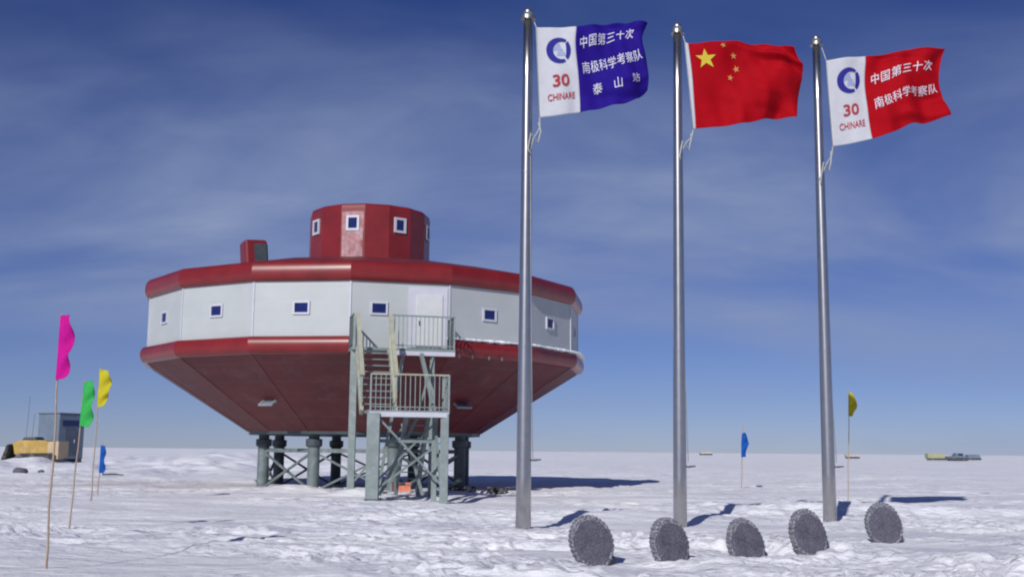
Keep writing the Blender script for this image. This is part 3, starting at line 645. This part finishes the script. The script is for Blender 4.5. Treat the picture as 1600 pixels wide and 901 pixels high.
# ------------------------------------------------------------------ round notched stones
def disc(px, py, Y, R, yaw, label, seed, rise):
    P = at(px, py, Y); x, y = P.x, P.y; z = H(x, y)
    ang = -math.atan2(x, y)+rad(yaw)           # face turned away from the viewer to the right
    t_ = thing('stone_disc', label, 'stone marker', (x, y, z), 0, 'round notched stones in a row')
    rg = random.Random(seed); n = 168; th_ = .15
    rt = Matrix.Rotation(ang, 4, 'Z') @ Matrix.Rotation(rad(rg.uniform(-12, -6)), 4, 'X') @ Matrix.Rotation(rad(-15), 4, 'Y')
    cz = rise-R*1.2
    bm = BM(); rings = []
    prof = [(.0, .0), (.45, -.004), (.80, -.002), (.84, .012), (.93, .008), (1., .02)]
    for s in (-1, 1):
        for fr, ind in (prof if s < 0 else prof[::-1]):
            ring = []
            for i in range(n):
                a = 2*math.pi*i/n; notch = (1 if math.sin(a*34) > -.15 else .0)
                q_ = R*(fr if fr < .9 else fr-(0 if notch else .04)*(fr > .9))
                q_ *= 1+.012*rg.uniform(-1, 1)*(fr > .9)+.015*math.sin(a*3+seed)
                yy = s*(th_/2-ind)
                ring.append(bm.verts.new(rt @ Vector((q_*math.cos(a), yy+rg.uniform(-.005, .005), q_*math.sin(a)*1.24))+Vector((0, 0, cz))) if fr > 0 else None)
            if fr == 0: c0 = bm.verts.new(rt @ Vector((0, s*th_/2, 0))+Vector((0, 0, cz))); ring = c0
            rings.append(ring)
    for a_, b_ in zip(rings, rings[1:]):
        for i in range(n):
            k = (i+1) % n
            if not isinstance(a_, list) and not isinstance(b_, list): continue
            if not isinstance(a_, list): bm.faces.new((a_, b_[i], b_[k]))
            elif not isinstance(b_, list): bm.faces.new((a_[i], b_, a_[k]))
            else: bm.faces.new((a_[i], b_[i], b_[k], a_[k]))
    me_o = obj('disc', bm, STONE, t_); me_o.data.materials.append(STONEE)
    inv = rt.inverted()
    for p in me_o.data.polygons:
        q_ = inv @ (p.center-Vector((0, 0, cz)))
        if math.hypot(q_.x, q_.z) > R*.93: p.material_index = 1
    # low dark lump standing for the disc's shadow at its right side
    bm = rnd_blob((0, 0, 0), (.12, .10, .17), seed+40); o = obj('shadow_lump', bm, STONE, t_)
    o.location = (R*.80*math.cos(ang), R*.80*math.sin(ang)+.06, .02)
    return t_
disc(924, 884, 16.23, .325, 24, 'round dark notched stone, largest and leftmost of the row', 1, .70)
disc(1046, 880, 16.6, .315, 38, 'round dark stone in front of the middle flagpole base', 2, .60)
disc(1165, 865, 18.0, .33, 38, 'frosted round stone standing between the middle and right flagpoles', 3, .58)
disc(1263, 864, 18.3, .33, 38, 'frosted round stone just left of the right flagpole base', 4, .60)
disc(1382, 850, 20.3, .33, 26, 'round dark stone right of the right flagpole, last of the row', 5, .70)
# ------------------------------------------------------------------ far left: cabin and yellow vehicle
P = at(92, 725, 100); zc_ = H(P.x, P.y)
cb = thing('cabin', 'blue grey box cabin standing behind the yellow tractor', 'cabin', (P.x, P.y, zc_), rad(-32))
cr0 = Matrix.Identity(3)
bm = BM(); box(bm, (0, 0, 2.3), (2.9, 2.6, 3.9)); obj('body', bm, CONT, cb, bevel=.05)
bm = BM(); box(bm, (0, 0, 4.29), (3.0, 2.7, .1)); obj('roof', bm, CONTD, cb)
bm = BM(); box(bm, (1.47, -.1, 1.9), (.06, 1.1, 2.2)); dd = obj('door', bm, CONTD, cb)
bm = BM(); box(bm, (1.52, .3, 1.9), (.05, .06, .3)); obj('handle', bm, FRAME, dd)
bm = BM(); box(bm, (1.47, 0, 3.45), (.06, 1.9, .5)); obj('window', bm, GLASS, cb)
for y_ in (-.9, .9): bm = BM(); box(bm, (0, y_, .18), (3.4, .25, .36)); obj('skid', bm, RUBB, cb, bevel=.04)
P = at(56, 727, 93); zv = H(P.x, P.y)
vh = thing('tracked_tractor', 'yellow tracked tractor with dark blade, half buried in snow', 'tractor', (P.x, P.y, zv), rad(-4))
def prism(pts, y0, y1):
    bm = BM(); a_ = [bm.verts.new((x_, y0, z_)) for x_, z_ in pts]; b_ = [bm.verts.new((x_, y1, z_)) for x_, z_ in pts]
    bm.faces.new(a_); bm.faces.new(b_[::-1]); n = len(pts)
    for i in range(n): bm.faces.new((a_[i], a_[(i+1) % n], b_[(i+1) % n], b_[i]))
    return bm
obj('body', prism([(-1.5, .5), (-1.7, 1.35), (-1.1, 1.6), (.9, 1.62), (1.3, 1.5), (1.35, .3), (-.9, .25)], -.8, .8), OCH, vh, bevel=.05)
obj('side_panel', prism([(1.36, .15), (1.38, 1.5), (2.3, 1.55), (2.3, .1)], -1.0, .8), TAN, vh, bevel=.04)
obj('blade', prism([(-2.35, .0), (-2.2, .45), (-1.95, 1.2), (-1.7, 1.3), (-1.85, .6), (-1.95, 0)], -1.3, 1.3), RUBB, vh, bevel=.04)
obj('track', prism([(-1.1, .05), (-1.3, .3), (-1.1, .55), (1.9, .6), (2.2, .3), (1.9, .03)], -1.15, -.82), RUBB, vh, bevel=.08)
obj('roof', prism([(-1.0, 1.62), (-.8, 1.85), (.1, 1.88), (.3, 1.64)], -.7, .7), DARKST, vh, bevel=.05)
for x_, h_ in ((-1.0, 5.2), (-.5, 3.8)): bm = BM(); tube(bm, [(x_, 0, 1.6), (x_+.12, 0, h_)], .016, 6); obj('antenna', bm, DARKST, vh)
for px, Y, s_, lab in ((31, 62, (.38, .3, .24), 'dark rounded lump on the snow in front of the yellow tractor'), (64, 70, (.2, .2, .12), 'little dark lump on the snow right of the rounded one')):
    P = at(px, 742, Y); o = obj('rock', rnd_blob((0, 0, 0), s_, int(px)), STONE, None, smooth=True); o.location = (P.x, P.y, H(P.x, P.y)+s_[2]*.5); prop(o, lab, 'rock')
# far right camp, tiny in the picture
def snowcat(px, Y, w, m1, m2, label, hh=1.0):
    P = at(px, 700, Y); z = H(P.x, P.y)
    t_ = thing('snow_tractor', label, 'snow tractor', (P.x, P.y, z))
    obj('body', prism([(-w/2, .4*hh), (-w/2, 1.5*hh), (-w*.1, 1.7*hh), (0, 2.6*hh), (w*.3, 2.6*hh), (w*.36, 1.5*hh), (w/2, 1.4*hh), (w/2, .4*hh)], -1.2, 1.2), m1, t_)
    obj('track', prism([(-w/2, .1), (-w*.55, .5), (-w*.45, .9), (w*.45, .9), (w*.55, .5), (w/2, .1)], -1.6, -1.22), RUBB, t_)
    obj('window', prism([(.05*w, 1.8*hh), (.07*w, 2.45*hh), (w*.27, 2.45*hh), (w*.3, 1.8*hh)], -1.25, -1.21), m2, t_)
FTAN = mat('hazed_tarp', (.42, .38, .33), .8, var=.15, frost=.5, fscale=2)  # tan paled in the colour to stand for distance haze
def sled(px, Y, w, h, m, label):
    P = at(px, 700, Y); z = H(P.x, P.y)
    t_ = thing('cargo_sled', label, 'sled', (P.x, P.y, z), 0, 'cargo sleds far off on the snow')
    obj('load', prism([(-w/2, .7), (-w*.48, .7+h), (w*.3, .8+h), (w/2, .7+h*.7), (w/2, .7)], -1.2, 1.2), m, t_)
    obj('runner', prism([(-w*.55, .2), (-w*.6, .7), (w*.6, .7), (w*.55, .2)], -1.1, -.9), RUBB, t_)
sled(1330, 330, 3.6, .6, FTAN, 'far tan cargo sled right of the last flagpole')
sled(1102, 400, 4.0, .6, FTAN, 'far pale cargo sled right of the middle flagpole')
sled(1460, 300, 4.5, 1.2, LIME, 'far yellow green cargo sled at the right horizon')
snowcat(1492, 300, 5.4, CONT, GLASS, 'far grey snow tractor at the right horizon', .8)
sled(1519, 310, 3.4, .9, CONT, 'far grey cargo sled, rightmost on the horizon')
# dark stick lying on snow by the blue flag, stake tips left of the station
P = at(176, 733, 62); bm = BM(); tube(bm, [(-.55, 0, .08), (.1, .1, .1), (.6, 0, .06)], .045, 6); o = obj('plank', bm, RUBB, None); o.location = (P.x, P.y, H(P.x, P.y)); prop(o, 'dark plank lying on the snow right of the small blue flag', 'plank')
